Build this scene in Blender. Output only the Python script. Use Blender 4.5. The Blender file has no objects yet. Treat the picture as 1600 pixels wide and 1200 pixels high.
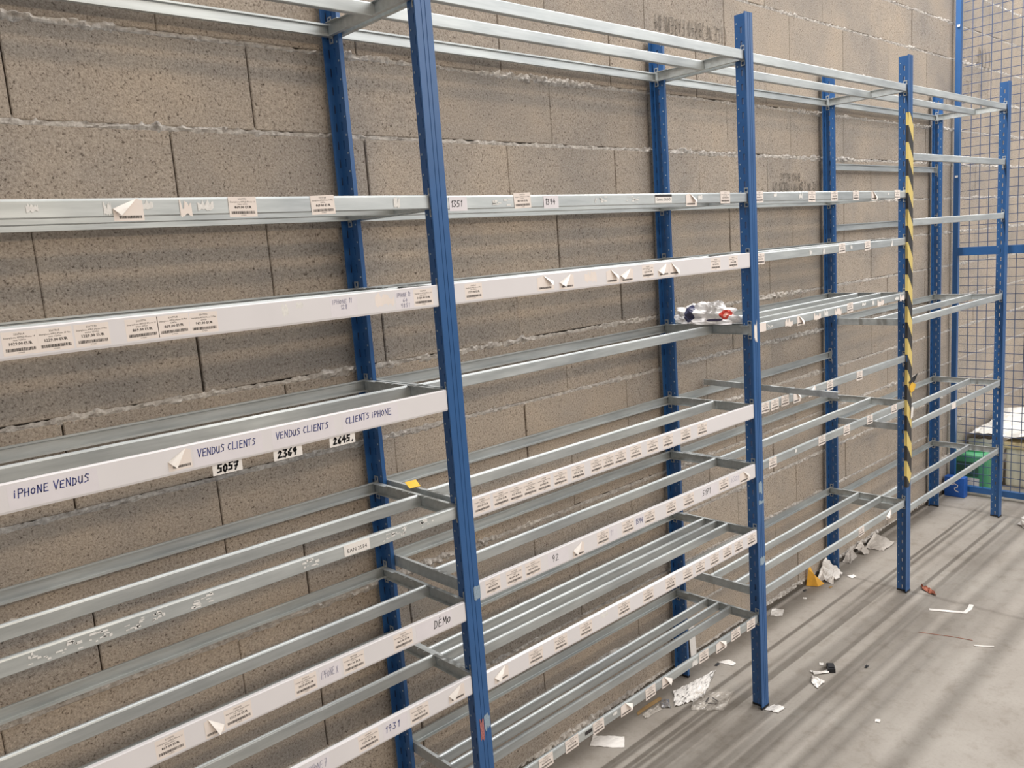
import bpy, math, random
from mathutils import Matrix, Vector, noise

random.seed(7)
scene = bpy.context.scene
col = scene.collection

# ------------------------------------------------------------------ camera
CAM = Vector((0.0, -1.8443, 1.6874))
YAW, PITCH, ROLL, FPX = 0.7387, -0.1608, -0.0735, 1275.1
fwd = Vector((math.sin(YAW) * math.cos(PITCH), math.cos(YAW) * math.cos(PITCH), math.sin(PITCH)))
right0 = Vector((math.cos(YAW), -math.sin(YAW), 0))
up0 = right0.cross(fwd)
right = right0 * math.cos(ROLL) + up0 * math.sin(ROLL)
up = -right0 * math.sin(ROLL) + up0 * math.cos(ROLL)
cam_data = bpy.data.cameras.new('camera')
cam = bpy.data.objects.new('camera', cam_data)
col.objects.link(cam)
m = Matrix((right, up, -fwd)).transposed().to_4x4()
m.translation = CAM
cam.matrix_world = m
cam_data.sensor_width = 36
cam_data.lens = FPX / 1600 * 36
cam_data.clip_start = 0.05
scene.camera = cam

# ------------------------------------------------------------------ world, lamps, exposure
world = bpy.data.worlds.new('world')
scene.world = world
world.use_nodes = True
wn = world.node_tree.nodes['Background']
wn.inputs[0].default_value = (1.0, 0.99, 0.98, 1)
wn.inputs[1].default_value = 0.54

def area(name, loc, target, sx, sy, power, color):
    d = bpy.data.lights.new(name, 'AREA')
    d.shape = 'RECTANGLE'; d.size = sx; d.size_y = sy; d.energy = power; d.color = color
    o = bpy.data.objects.new(name, d)
    col.objects.link(o)
    o.location = loc
    z = (Vector(loc) - Vector(target)).normalized()
    x = Vector((1, 0, 0)); y = z.cross(x).normalized(); x = y.cross(z)
    mm = Matrix((x, y, z)).transposed().to_4x4(); mm.translation = loc
    o.matrix_world = mm
    return o
area('lamp_row_over_wall', (4.4, 0.0, 4.0), (4.4, -0.02, 0), 7.4, 0.05, 330, (1.0, 0.98, 0.955))
area('ceiling_lights_over_aisle', (5.4, -4.2, 4.8), (4.8, 0, 1.4), 7.0, 5.0, 440, (1.0, 0.985, 0.965))
area('lamp_row_across_hall', (0.4, -7.0, 4.1), (0.8, 0, 0.8), 2.8, 0.30, 120, (1.0, 0.76, 0.50))

vs = scene.view_settings
vs.view_transform = 'Standard'; vs.look = 'None'; vs.gamma = 1; vs.use_curve_mapping = False
vs.exposure = -0.40

# ------------------------------------------------------------------ materials
def new_mat(name):
    mt = bpy.data.materials.new(name); mt.use_nodes = True
    nt = mt.node_tree
    return mt, nt, nt.nodes['Principled BSDF']
def N(nt, typ, **kw):
    n = nt.nodes.new(typ)
    for k, v in kw.items():
        setattr(n, k, v)
    return n
def ramp(nt, fac, stops):
    r = N(nt, 'ShaderNodeValToRGB')
    while len(r.color_ramp.elements) < len(stops):
        r.color_ramp.elements.new(0.5)
    for e, (p, c) in zip(r.color_ramp.elements, stops):
        e.position = p; e.color = (*c, 1) if len(c) == 3 else c
    nt.links.new(fac, r.inputs[0])
    return r
def noise_tex(nt, vec, scale, detail=3, rough=0.6):
    n = N(nt, 'ShaderNodeTexNoise')
    n.inputs['Scale'].default_value = scale; n.inputs['Detail'].default_value = detail
    n.inputs['Roughness'].default_value = rough
    if vec is not None:
        nt.links.new(vec, n.inputs['Vector'])
    return n
def mixc(nt, mode, fac, a, b):
    n = N(nt, 'ShaderNodeMix', data_type='RGBA', blend_type=mode)
    for sock, v in ((n.inputs[0], fac), (n.inputs[6], a), (n.inputs[7], b)):
        if isinstance(v, (int, float)): sock.default_value = v
        elif isinstance(v, tuple): sock.default_value = (*v, 1)
        else: nt.links.new(v, sock)
    return n.outputs[2]
def bump(nt, bsdf, h, strength, dist):
    b = N(nt, 'ShaderNodeBump'); b.inputs['Strength'].default_value = strength
    b.inputs['Distance'].default_value = dist
    nt.links.new(h, b.inputs['Height']); nt.links.new(b.outputs[0], bsdf.inputs['Normal'])

def simple(name, color, rough=0.5, metal=0.0, vary=0.08, scale=40, bumpd=0.0):
    mt, nt, b = new_mat(name)
    geo = N(nt, 'ShaderNodeNewGeometry')
    n = noise_tex(nt, geo.outputs['Position'], scale, 3)
    lo = tuple(c * (1 - vary) for c in color); hi = tuple(min(1, c * (1 + vary)) for c in color)
    r = ramp(nt, n.outputs[0], [(0.3, lo), (0.7, hi)])
    nt.links.new(r.outputs[0], b.inputs['Base Color'])
    b.inputs['Roughness'].default_value = rough; b.inputs['Metallic'].default_value = metal
    if bumpd: bump(nt, b, n.outputs[0], 0.5, bumpd)
    return mt

def mat_block():
    mt, nt, b = new_mat('concrete_block')
    geo = N(nt, 'ShaderNodeNewGeometry'); oi = N(nt, 'ShaderNodeObjectInfo')
    P = geo.outputs['Position']
    n1 = noise_tex(nt, P, 190, 4, 0.8)
    v = N(nt, 'ShaderNodeTexVoronoi'); v.inputs['Scale'].default_value = 150; nt.links.new(P, v.inputs['Vector'])
    n2 = noise_tex(nt, P, 3.2, 4, 0.6)
    n3 = noise_tex(nt, P, 95, 5, 0.85)
    fine = ramp(nt, n1.outputs[0], [(0.28, (0.21, 0.178, 0.150)), (0.42, (0.435, 0.378, 0.326)), (0.56, (0.545, 0.485, 0.425)), (0.72, (0.73, 0.67, 0.605))])
    pits = ramp(nt, n3.outputs[0], [(0.36, (0.22, 0.19, 0.17)), (0.43, (1, 1, 1))])
    c = mixc(nt, 'MULTIPLY', 0.8, fine.outputs[0], pits.outputs[0])
    patch = ramp(nt, n2.outputs[0], [(0.3, (0.80, 0.81, 0.83)), (0.5, (0.97, 0.95, 0.93)), (0.75, (1.12, 1.06, 0.98))])
    c = mixc(nt, 'MULTIPLY', 1.0, c, patch.outputs[0])
    per = ramp(nt, oi.outputs['Random'], [(0.0, (0.92, 0.925, 0.93)), (1.0, (1.05, 1.035, 1.01))])
    c = mixc(nt, 'MULTIPLY', 1.0, c, per.outputs[0])
    nt.links.new(c, b.inputs['Base Color'])
    b.inputs['Roughness'].default_value = 0.95; b.inputs['Specular IOR Level'].default_value = 0.15
    mx = N(nt, 'ShaderNodeMath', operation='ADD'); nt.links.new(n1.outputs[0], mx.inputs[0]); nt.links.new(n3.outputs[0], mx.inputs[1])
    bump(nt, b, mx.outputs[0], 0.6, 0.005)
    return mt
def mat_mortar():
    mt, nt, b = new_mat('mortar')
    geo = N(nt, 'ShaderNodeNewGeometry'); P = geo.outputs['Position']
    n1 = noise_tex(nt, P, 60, 5, 0.7); n2 = noise_tex(nt, P, 5, 3)
    r = ramp(nt, n1.outputs[0], [(0.3, (0.30, 0.272, 0.245)), (0.5, (0.56, 0.525, 0.49)), (0.7, (0.74, 0.71, 0.67))])
    p = ramp(nt, n2.outputs[0], [(0.3, (0.75, 0.75, 0.76)), (0.7, (1.1, 1.08, 1.05))])
    nt.links.new(mixc(nt, 'MULTIPLY', 1.0, r.outputs[0], p.outputs[0]), b.inputs['Base Color'])
    b.inputs['Roughness'].default_value = 0.95; b.inputs['Specular IOR Level'].default_value = 0.15
    bump(nt, b, n1.outputs[0], 0.8, 0.006)
    return mt
def mat_floor():
    mt, nt, b = new_mat('concrete_floor')
    geo = N(nt, 'ShaderNodeNewGeometry'); P = geo.outputs['Position']
    n1 = noise_tex(nt, P, 2.2, 6, 0.65); n2 = noise_tex(nt, P, 14, 5, 0.7); n3 = noise_tex(nt, P, 90, 3, 0.6)
    r = ramp(nt, n1.outputs[0], [(0.3, (0.25, 0.223, 0.194)), (0.5, (0.302, 0.274, 0.243)), (0.7, (0.338, 0.312, 0.279))])
    r2 = ramp(nt, n2.outputs[0], [(0.33, (0.74, 0.71, 0.67)), (0.48, (1, 1, 1)), (0.7, (1.05, 1.05, 1.05))])
    r3 = ramp(nt, n3.outputs[0], [(0.25, (0.86, 0.85, 0.84)), (0.5, (1, 1, 1))])
    c = mixc(nt, 'MULTIPLY', 0.6, r.outputs[0], r2.outputs[0]); c = mixc(nt, 'MULTIPLY', 0.7, c, r3.outputs[0])
    # dust and dirt swept against the foot of the wall and along one slab joint
    sx = N(nt, 'ShaderNodeSeparateXYZ'); nt.links.new(P, sx.inputs[0])
    wob = noise_tex(nt, P, 9, 5, 0.7)
    def line(coord, pos, width, wobble):
        a = N(nt, 'ShaderNodeMath', operation='SUBTRACT'); nt.links.new(coord, a.inputs[0]); a.inputs[1].default_value = pos
        w = N(nt, 'ShaderNodeMath', operation='MULTIPLY_ADD'); nt.links.new(wob.outputs[0], w.inputs[0]); w.inputs[1].default_value = wobble; w.inputs[2].default_value = -wobble / 2
        s = N(nt, 'ShaderNodeMath', operation='ADD'); nt.links.new(a.outputs[0], s.inputs[0]); nt.links.new(w.outputs[0], s.inputs[1])
        ab = N(nt, 'ShaderNodeMath', operation='ABSOLUTE'); nt.links.new(s.outputs[0], ab.inputs[0])
        mr = N(nt, 'ShaderNodeMapRange'); nt.links.new(ab.outputs[0], mr.inputs[0]); mr.inputs[1].default_value = 0; mr.inputs[2].default_value = width
        mr.inputs[3].default_value = 1; mr.inputs[4].default_value = 0
        return mr.outputs[0]
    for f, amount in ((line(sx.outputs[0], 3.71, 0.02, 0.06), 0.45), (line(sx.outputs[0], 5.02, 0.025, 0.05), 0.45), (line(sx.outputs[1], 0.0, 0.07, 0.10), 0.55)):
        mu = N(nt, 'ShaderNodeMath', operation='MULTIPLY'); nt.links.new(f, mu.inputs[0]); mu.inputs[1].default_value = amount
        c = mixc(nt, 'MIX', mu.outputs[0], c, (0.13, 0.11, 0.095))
    nt.links.new(c, b.inputs['Base Color'])
    b.inputs['Roughness'].default_value = 0.55; b.inputs['Specular IOR Level'].default_value = 0.35
    bump(nt, b, n3.outputs[0], 0.15, 0.002)
    return mt
def mat_galv():
    mt, nt, b = new_mat('galvanised_steel')
    tc = N(nt, 'ShaderNodeTexCoord'); oi = N(nt, 'ShaderNodeObjectInfo')
    geo = N(nt, 'ShaderNodeNewGeometry')
    mp = N(nt, 'ShaderNodeMapping'); mp.inputs['Scale'].default_value = (6, 60, 60); nt.links.new(geo.outputs['Position'], mp.inputs['Vector'])
    n1 = noise_tex(nt, mp.outputs[0], 1.0, 4, 0.65); n2 = noise_tex(nt, geo.outputs['Position'], 3.0, 3)
    r = ramp(nt, n1.outputs[0], [(0.3, (0.43, 0.455, 0.46)), (0.7, (0.585, 0.61, 0.615))])
    p = ramp(nt, n2.outputs[0], [(0.35, (0.85, 0.86, 0.87)), (0.65, (1.08, 1.08, 1.06))])
    nt.links.new(mixc(nt, 'MULTIPLY', 1.0, r.outputs[0], p.outputs[0]), b.inputs['Base Color'])
    b.inputs['Metallic'].default_value = 0.56
    rr = N(nt, 'ShaderNodeMapRange'); nt.links.new(n1.outputs[0], rr.inputs[0]); rr.inputs[3].default_value = 0.40; rr.inputs[4].default_value = 0.56
    nt.links.new(rr.outputs[0], b.inputs['Roughness'])
    return mt
def mat_tape():
    mt, nt, b = new_mat('hazard_tape')
    tc = N(nt, 'ShaderNodeTexCoord'); s = N(nt, 'ShaderNodeSeparateXYZ'); nt.links.new(tc.outputs['Object'], s.inputs[0])
    a = N(nt, 'ShaderNodeMath', operation='MULTIPLY_ADD'); nt.links.new(s.outputs[0], a.inputs[0]); a.inputs[1].default_value = 1.35; nt.links.new(s.outputs[2], a.inputs[2])
    d = N(nt, 'ShaderNodeMath', operation='DIVIDE'); nt.links.new(a.outputs[0], d.inputs[0]); d.inputs[1].default_value = 0.139
    f = N(nt, 'ShaderNodeMath', operation='FRACT'); nt.links.new(d.outputs[0], f.inputs[0])
    r = ramp(nt, f.outputs[0], [(0.0, (0.68, 0.53, 0.17)), (0.5, (0.030, 0.029, 0.030))]); r.color_ramp.interpolation = 'CONSTANT'
    nt.links.new(r.outputs[0], b.inputs['Base Color']); b.inputs['Roughness'].default_value = 0.45
    return mt
def mat_clear(name, color, alpha, rough=0.15):
    mt, nt, b = new_mat(name)
    geo = N(nt, 'ShaderNodeNewGeometry'); n = noise_tex(nt, geo.outputs['Position'], 45, 4)
    r = ramp(nt, n.outputs[0], [(0.35, tuple(c * .9 for c in color)), (0.65, color)])
    nt.links.new(r.outputs[0], b.inputs['Base Color'])
    mr = N(nt, 'ShaderNodeMapRange'); nt.links.new(n.outputs[0], mr.inputs[0]); mr.inputs[1].default_value = .3; mr.inputs[2].default_value = .7
    mr.inputs[3].default_value = alpha * .6; mr.inputs[4].default_value = min(1, alpha * 1.4)
    nt.links.new(mr.outputs[0], b.inputs['Alpha'])
    b.inputs['Roughness'].default_value = rough
    return mt
def mat_bubble():
    mt, nt, b = new_mat('printed_bubble_film')
    tc = N(nt, 'ShaderNodeTexCoord'); O = tc.outputs['Object']
    mp = N(nt, 'ShaderNodeMapping'); mp.inputs['Rotation'].default_value = (0, 0, 0.6); mp.inputs['Scale'].default_value = (26, 95, 20); nt.links.new(O, mp.inputs['Vector'])
    n = noise_tex(nt, mp.outputs[0], 1.0, 3, 0.6)
    r = ramp(nt, n.outputs[0], [(0.36, (0.20, 0.19, 0.18)), (0.43, (0.80, 0.77, 0.74)), (0.7, (0.86, 0.83, 0.80))])
    nt.links.new(r.outputs[0], b.inputs['Base Color']); b.inputs['Roughness'].default_value = 0.18
    b.inputs['Alpha'].default_value = 0.86
    return mt
def mat_bag():
    # white film bag with a dark blue printed patch, a dark line of print and a red ring (flat print)
    mt, nt, b = new_mat('printed_bag')
    tc = N(nt, 'ShaderNodeTexCoord'); O = tc.outputs['Object']
    wob = noise_tex(nt, O, 22, 4)
    def blob(cx, cy, cz, sx, sy, sz, wobble=0.5):
        mp = N(nt, 'ShaderNodeMapping', vector_type='TEXTURE'); mp.inputs['Location'].default_value = (cx, cy, cz); mp.inputs['Scale'].default_value = (sx, sy, sz)
        nt.links.new(O, mp.inputs['Vector'])
        ln = N(nt, 'ShaderNodeVectorMath', operation='LENGTH'); nt.links.new(mp.outputs[0], ln.inputs[0])
        ad = N(nt, 'ShaderNodeMath', operation='MULTIPLY_ADD'); nt.links.new(wob.outputs[0], ad.inputs[0]); ad.inputs[1].default_value = wobble; nt.links.new(ln.outputs['Value'], ad.inputs[2])
        return ad.outputs[0]
    base = ramp(nt, wob.outputs[0], [(0.3, (0.80, 0.78, 0.80)), (0.6, (0.90, 0.89, 0.89))]).outputs[0]
    def patch(c, f, thr, color):
        lt = N(nt, 'ShaderNodeMath', operation='LESS_THAN'); nt.links.new(f, lt.inputs[0]); lt.inputs[1].default_value = thr
        return mixc(nt, 'MIX', lt.outputs[0], c, color)
    c = patch(base, blob(-0.03, 0.045, 0.038, 0.08, 0.030, 0.030, 0.9), 1.4, (0.055, 0.06, 0.13))
    c = patch(c, blob(-0.03, -0.055, 0.018, 0.08, 0.032, 0.007, 0.7), 1.05, (0.07, 0.06, 0.12))
    c = patch(c, blob(-0.03, -0.090, 0.036, 0.08, 0.017, 0.018, 0.3), 1.05, (0.62, 0.07, 0.05))
    c = patch(c, blob(-0.03, -0.090, 0.034, 0.08, 0.007, 0.008, 0.3), 1.05, (0.85, 0.5, 0.42))
    nt.links.new(c, b.inputs['Base Color']); b.inputs['Roughness'].default_value = 0.4
    return mt

M = {
    'block': mat_block(), 'mortar': mat_mortar(), 'floor': mat_floor(), 'galv': mat_galv(), 'tape': mat_tape(), 'bag': mat_bag(),
    'slab': simple('dark_joint_mortar', (0.10, 0.085, 0.07), 0.95),  # dark mortar colour of the wall core, showing in the open joints
    'blue': simple('blue_paint', (0.026, 0.105, 0.285), 0.34, 0, 0.06, 8),
    'pale_dot': simple('pale_dots', (0.34, 0.42, 0.50), 0.35),  # small raised dots on the upright blades, paler than the blue paint
    'slot': simple('punched_slot', (0.008, 0.014, 0.035), 0.7),
    'blue_dark': simple('blue_wire', (0.03, 0.075, 0.20), 0.45, 0, 0.05, 8),
    'wire': simple('dark_blue_wire', (0.055, 0.085, 0.17), 0.5, 0, 0.05, 8),
    'strip': simple('white_plastic_strip', (0.77, 0.745, 0.76), 0.32, 0, 0.03, 6),
    'label': simple('label_paper', (0.84, 0.755, 0.70), 0.6, 0, 0.03, 30),
    'card': simple('handwritten_card_paper', (0.77, 0.735, 0.77), 0.6, 0, 0.03, 30),
    'flap': simple('peeled_label_back', (0.88, 0.83, 0.78), 0.4, 0, 0.04, 60),
    'ink': simple('black_print', (0.035, 0.03, 0.03), 0.7),
    'inkgrey': simple('grey_print', (0.10, 0.085, 0.075), 0.8),
    'penblue': simple('blue_pen', (0.035, 0.05, 0.22), 0.6),
    'penfaint': simple('faint_pen', (0.34, 0.33, 0.44), 0.6),
    'penblack': simple('black_marker', (0.02, 0.02, 0.025), 0.6),
    'blockink': simple('block_print_ink', (0.12, 0.105, 0.09), 0.95, 0, 0.5, 120),
    'white': simple('white_paper', (0.82, 0.785, 0.75), 0.7, 0, 0.05, 50),
    'greypaper': simple('grey_paper', (0.50, 0.46, 0.42), 0.8, 0, 0.08, 50),
    'residue': simple('adhesive_residue', (0.78, 0.765, 0.74), 0.7, 0, 0.1, 150),
    'orange': simple('yellow_orange_card', (0.78, 0.40, 0.045), 0.5),
    'yellow': simple('yellow_card', (0.80, 0.48, 0.05), 0.5),
    'black': simple('black_rubber', (0.015, 0.016, 0.02), 0.5),
    'silver': simple('silver_foil', (0.55, 0.55, 0.57), 0.25, 0.8, 0.3, 60),
    'brown': simple('brown_card', (0.36, 0.23, 0.10), 0.8),
    'red': simple('red_plastic', (0.36, 0.12, 0.07), 0.6, 0, 0.3, 90),
    'green': simple('green_plastic', (0.09, 0.34, 0.17), 0.35, 0, 0.15, 12),
    'greendark': simple('dark_green_print', (0.05, 0.12, 0.08), 0.5),
    'bluebox': simple('bright_blue_box', (0.015, 0.10, 0.42), 0.45),
    'cream': simple('cream_plastic', (0.74, 0.68, 0.56), 0.5, 0, 0.06, 6),
    'cream2': simple('yellow_band', (0.74, 0.60, 0.36), 0.5),
    'sheet': simple('white_film', (0.68, 0.66, 0.62), 0.25, 0, 0.06, 14),
    'tapeblue': simple('pale_blue_tape', (0.28, 0.37, 0.46), 0.5, 0, 0.15, 200),
    'stickred': simple('torn_red_sticker', (0.38, 0.14, 0.14), 0.6, 0, 0.4, 200),
    'clear': mat_clear('clear_film', (0.70, 0.65, 0.59), 0.46),
    'bubble': mat_bubble(),
}
# ------------------------------------------------------------------ helpers
def link(o, parent=None):
    col.objects.link(o)
    if parent is not None: o.parent = parent
    return o
def make_mesh(name, verts, faces, mats, midx=None, smooth=False):
    me = bpy.data.meshes.new(name)
    me.from_pydata([tuple(v) for v in verts], [], faces)
    for mt in (mats if isinstance(mats, (list, tuple)) else [mats]): me.materials.append(mt)
    if midx:
        me.polygons.foreach_set('material_index', midx)
    if smooth:
        me.polygons.foreach_set('use_smooth', [True] * len(me.polygons))
    me.update()
    return me
def obj(name, me, parent=None, loc=(0, 0, 0), rotz=0.0):
    o = bpy.data.objects.new(name, me)
    o.location = loc
    if rotz: o.rotation_euler = (0, 0, rotz)
    return link(o, parent)
def tag(o, label=None, cat=None, group=None, kind=None):
    if label: o['label'] = label
    if cat: o['category'] = cat
    if group: o['group'] = group
    if kind: o['kind'] = kind
    return o
def empty(name, loc=(0, 0, 0)):
    o = bpy.data.objects.new(name, None); o.empty_display_size = 0.1; o.location = loc
    return link(o)
class MB:
    def __init__(s): s.v = []; s.f = []; s.mi = []
    def add(s, verts, faces, mi=0):
        n = len(s.v); s.v += [tuple(v) for v in verts]
        for f in faces: s.f.append([i + n for i in f]); s.mi.append(mi)
    def box(s, a, b, mi=0):
        x0, y0, z0 = a; x1, y1, z1 = b
        s.add([(x0, y0, z0), (x1, y0, z0), (x1, y1, z0), (x0, y1, z0), (x0, y0, z1), (x1, y0, z1), (x1, y1, z1), (x0, y1, z1)],
              [[0, 3, 2, 1], [4, 5, 6, 7], [0, 1, 5, 4], [1, 2, 6, 5], [2, 3, 7, 6], [3, 0, 4, 7]], mi)
    def mesh(s, name, mats, smooth=False): return make_mesh(name, s.v, s.f, mats, s.mi, smooth)
def thick(pts, t):
    """closed outline of an open 2-d polyline given thickness t"""
    n = len(pts); out = []
    for i in range(n):
        p = Vector(pts[i])
        d0 = (Vector(pts[i]) - Vector(pts[i - 1])).normalized() if i > 0 else None
        d1 = (Vector(pts[i + 1]) - Vector(pts[i])).normalized() if i < n - 1 else None
        if d0 is None: d0 = d1
        if d1 is None: d1 = d0
        n0 = Vector((-d0.y, d0.x)); n1 = Vector((-d1.y, d1.x))
        b = (n0 + n1).normalized()
        out.append(p + b * (t / max(0.3, b.dot(n0))))
    return [Vector(p) for p in pts] + out[::-1]
def extrude_x(mb, poly, x0, x1, mi=0):
    n = len(poly)
    vs_ = [(x0, p[0], p[1]) for p in poly] + [(x1, p[0], p[1]) for p in poly]
    fs = [[i, (i + 1) % n, n + (i + 1) % n, n + i] for i in range(n)]
    h = n // 2
    for i in range(h - 1):
        a, b_, c, d = i, i + 1, n - 2 - i, n - 1 - i
        fs.append([a, d, c, b_]); fs.append([n + a, n + b_, n + c, n + d])
    mb.add(vs_, fs, mi)

# ------------------------------------------------------------------ setting: floor, block wall
mb = MB(); mb.box((-4, -9, -0.1), (10, 0.2, 0.0))
tag(obj('floor', mb.mesh('floor', M['floor'])), kind='structure', label='dusty pale grey concrete floor')
CH, ZL2 = 0.1975, 2.006
def zline(i): return ZL2 - (i - 2) * CH
TOP = zline(-5)
mb = MB(); mb.box((-0.6, 0.014, 0.0), (8.6, 0.2, TOP))
mb.box((-0.6, -0.001, 0.0), (8.6, 0.014, zline(12) - 0.004))
wall = tag(obj('wall_back', mb.mesh('wall_core', M['slab'])), kind='structure', label='bare concrete block wall behind the shelving')
BW, BH, c = 0.4965, CH - 0.0105, 0.0022
v = [(0, 0.02, 0), (BW, 0.02, 0), (BW, 0.02, BH), (0, 0.02, BH), (0, c, 0), (BW, c, 0), (BW, c, BH), (0, c, BH),
     (c, 0, c), (BW - c, 0, c), (BW - c, 0, BH - c), (c, 0, BH - c)]
f = [[0, 1, 2, 3], [0, 4, 5, 1], [1, 5, 6, 2], [2, 6, 7, 3], [3, 7, 4, 0], [4, 8, 9, 5], [5, 9, 10, 6], [6, 10, 11, 7], [7, 11, 8, 4], [8, 11, 10, 9]]
block_me = make_mesh('block', v, f, M['block'])
for i in range(-5, 12):
    zb = zline(i + 1) + 0.005
    ph = 0.427 if i % 2 else 0.2275
    for k in range(-2, 17):
        x = ph + 0.5 * k + 0.0018
        if x < -0.6 or x > 8.1: continue
        o = obj('block', block_me, wall, (x - random.uniform(0, 0.0012), random.uniform(-0.0018, 0.0018), zb + random.uniform(-0.0012, 0.0012)))
        o.scale = (random.uniform(0.9985, 1.0062), 1, 1)
# squeezed-out mortar beds
for i in range(-4, 13):
    z0 = zline(i); nx = 1500; rows = (-1, -0.7, -0.3, 0.15, 0.6, 1)
    vs_, fs = [], []
    for a in range(nx + 1):
        x = -0.6 + 9.2 * a / nx
        q = noise.noise((x * 2.3, i * 7.7, 0)); q2 = noise.noise((x * 9, i * 3.1, 4)); q3 = noise.noise((x * 45, i * 5.3, 9)); q4 = noise.noise((x * 130, i * 2.3, 2))
        w = max(0.0058, 0.0088 + 0.010 * max(0, q + 0.2) + 0.005 * q2 + 0.006 * q3 + 0.005 * q4)
        amp = 0.0050 + 0.012 * max(0, q + 0.15) + 0.004 * q2 + 0.004 * q3
        for r, t in enumerate(rows):
            lump = noise.noise((x * 120, i * 3.3 + r * 1.7, 1.5)); lump2 = noise.noise((x * 50, i * 3.3 + r * 0.8, 6.5))
            prof = (0, 0.5, 0.9, 1.0, 0.75, 0)[r]
            y = 0.004 - prof * max(0.0012, amp * (0.7 + 0.8 * lump + 0.7 * lump2)) if 0 < r < 5 else 0.004
            vs_.append((x, y, z0 + t * w + 0.0025 * q2 + 0.002 * q3 - 0.002))
    R = len(rows)
    for a in range(nx):
        for r in range(R - 1):
            p = a * R + r; fs.append([p, p + R, p + R + 1, p + 1])
    tag(obj('mortar_bed', make_mesh('mortar_bed', vs_, fs, M['mortar']), wall), kind='stuff')

# ------------------------------------------------------------------ lettering
_font_cache = {}
def font_mesh(text, size):
    """verts (x, z), faces of a line of printed text, centred on x, baseline z = 0"""
    key = text
    if key not in _font_cache:
        cu = bpy.data.curves.new('t', 'FONT'); cu.body = text; cu.size = 1.0; cu.align_x = 'CENTER'; cu.resolution_u = 1
        o = bpy.data.objects.new('t', cu); col.objects.link(o)
        dg = bpy.context.evaluated_depsgraph_get()
        me = bpy.data.meshes.new_from_object(o.evaluated_get(dg))
        _font_cache[key] = ([(p.co.x, p.co.y) for p in me.vertices], [list(p.vertices) for p in me.polygons])
        bpy.data.objects.remove(o); bpy.data.curves.remove(cu); bpy.data.meshes.remove(me)
    vv, ff = _font_cache[key]
    return [(a * size, b_ * size) for a, b_ in vv], ff
def put_text(mb, text, size, cx, cz, y, mi, maxw=None, bold=False):
    vv, ff = font_mesh(text, size)
    w = max(a for a, _ in vv) - min(a for a, _ in vv)
    k = min(1.0, maxw / w) if maxw else 1.0
    for dx in ((0, 0.0004) if bold else (0,)):
        mb.add([(cx + a * k + dx, y, cz + b_) for a, b_ in vv], ff, mi)
STROKES = {
 'I': [[(.14, 0), (.14, 1)]], 'i': [[(.14, 0), (.14, .62)], [(.14, .82), (.16, .9)]], 'P': [[(.1, 0), (.12, 1), (.5, .98), (.6, .75), (.5, .52), (.12, .48)]],
 'H': [[(.1, 0), (.12, 1)], [(.6, 0), (.6, 1)], [(.1, .5), (.62, .54)]], 'O': [[(.35, .8), (.12, .6), (.1, .25), (.3, .02), (.52, .2), (.55, .6), (.35, .8)]],
 'N': [[(.1, 0), (.12, 1), (.58, .02), (.6, 1)]], 'E': [[(.58, .98), (.14, .96), (.1, .02), (.6, 0)], [(.12, .5), (.5, .53)]],
 'V': [[(.05, 1), (.3, 0), (.62, 1)]], 'D': [[(.12, 0), (.14, 1), (.5, .85), (.62, .45), (.45, .1), (.05, 0)]], 'U': [[(.12, .9), (.1, .3), (.28, 0), (.5, .2), (.56, .9), (.56, .1)]],
 'S': [[(.58, .9), (.3, .98), (.15, .75), (.5, .45), (.5, .15), (.1, .02)]], 'C': [[(.6, .9), (.25, .9), (.1, .4), (.25, .05), (.6, .08)]], 'L': [[(.12, 1), (.1, .02), (.58, .04)]],
 'T': [[(.02, .96), (.62, 1)], [(.32, .98), (.3, 0)]], 'M': [[(.06, 0), (.14, 1), (.36, .35), (.6, 1), (.66, 0)]], 'A': [[(.05, 0), (.32, 1), (.6, 0)], [(.15, .38), (.5, .4)]],
 'X': [[(.08, 1), (.6, 0)], [(.58, 1), (.06, 0)]], '0': [[(.35, 1), (.12, .7), (.12, .25), (.33, 0), (.55, .3), (.55, .75), (.35, 1)]], '1': [[(.15, .75), (.35, 1), (.32, 0)]],
 '2': [[(.1, .8), (.3, 1), (.52, .8), (.1, .04), (.6, .06)]], '3': [[(.1, .95), (.5, .92), (.28, .55), (.55, .3), (.35, .02), (.06, .1)]], '4': [[(.38, 1), (.06, .4), (.6, .42)], [(.45, .7), (.42, 0)]],
 '5': [[(.55, 1), (.16, .97), (.13, .58), (.5, .5), (.48, .1), (.08, .02)]], '6': [[(.5, 1), (.15, .55), (.15, .12), (.4, .02), (.52, .3), (.15, .42)]], '7': [[(.08, .97), (.58, 1), (.25, 0)], [(.2, .5), (.5, .54)]],
 '8': [[(.5, .85), (.25, 1), (.15, .75), (.5, .3), (.35, 0), (.12, .2), (.5, .85)]], '9': [[(.52, .65), (.25, .5), (.14, .8), (.4, 1), (.52, .65), (.42, 0)]], "'": [[(.3, 1.1), (.2, .9)]], '.': [[(.3, .0), (.33, .08)]], ' ': [], 'F': [[(.56, 1), (.12, .98), (.1, 0)], [(.12, .52), (.46, .54)]], 'B': [[(.1, 0), (.12, 1), (.46, .92), (.48, .6), (.12, .52), (.54, .4), (.52, .06), (.1, 0)]], 'R': [[(.1, 0), (.12, 1), (.52, .9), (.5, .58), (.12, .5), (.56, 0)]],
 '(': [[(.5, 1.15), (.25, .8), (.2, .35), (.45, -.15)]], ')': [[(.15, 1.15), (.42, .8), (.45, .35), (.2, -.15)]],
}
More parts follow.
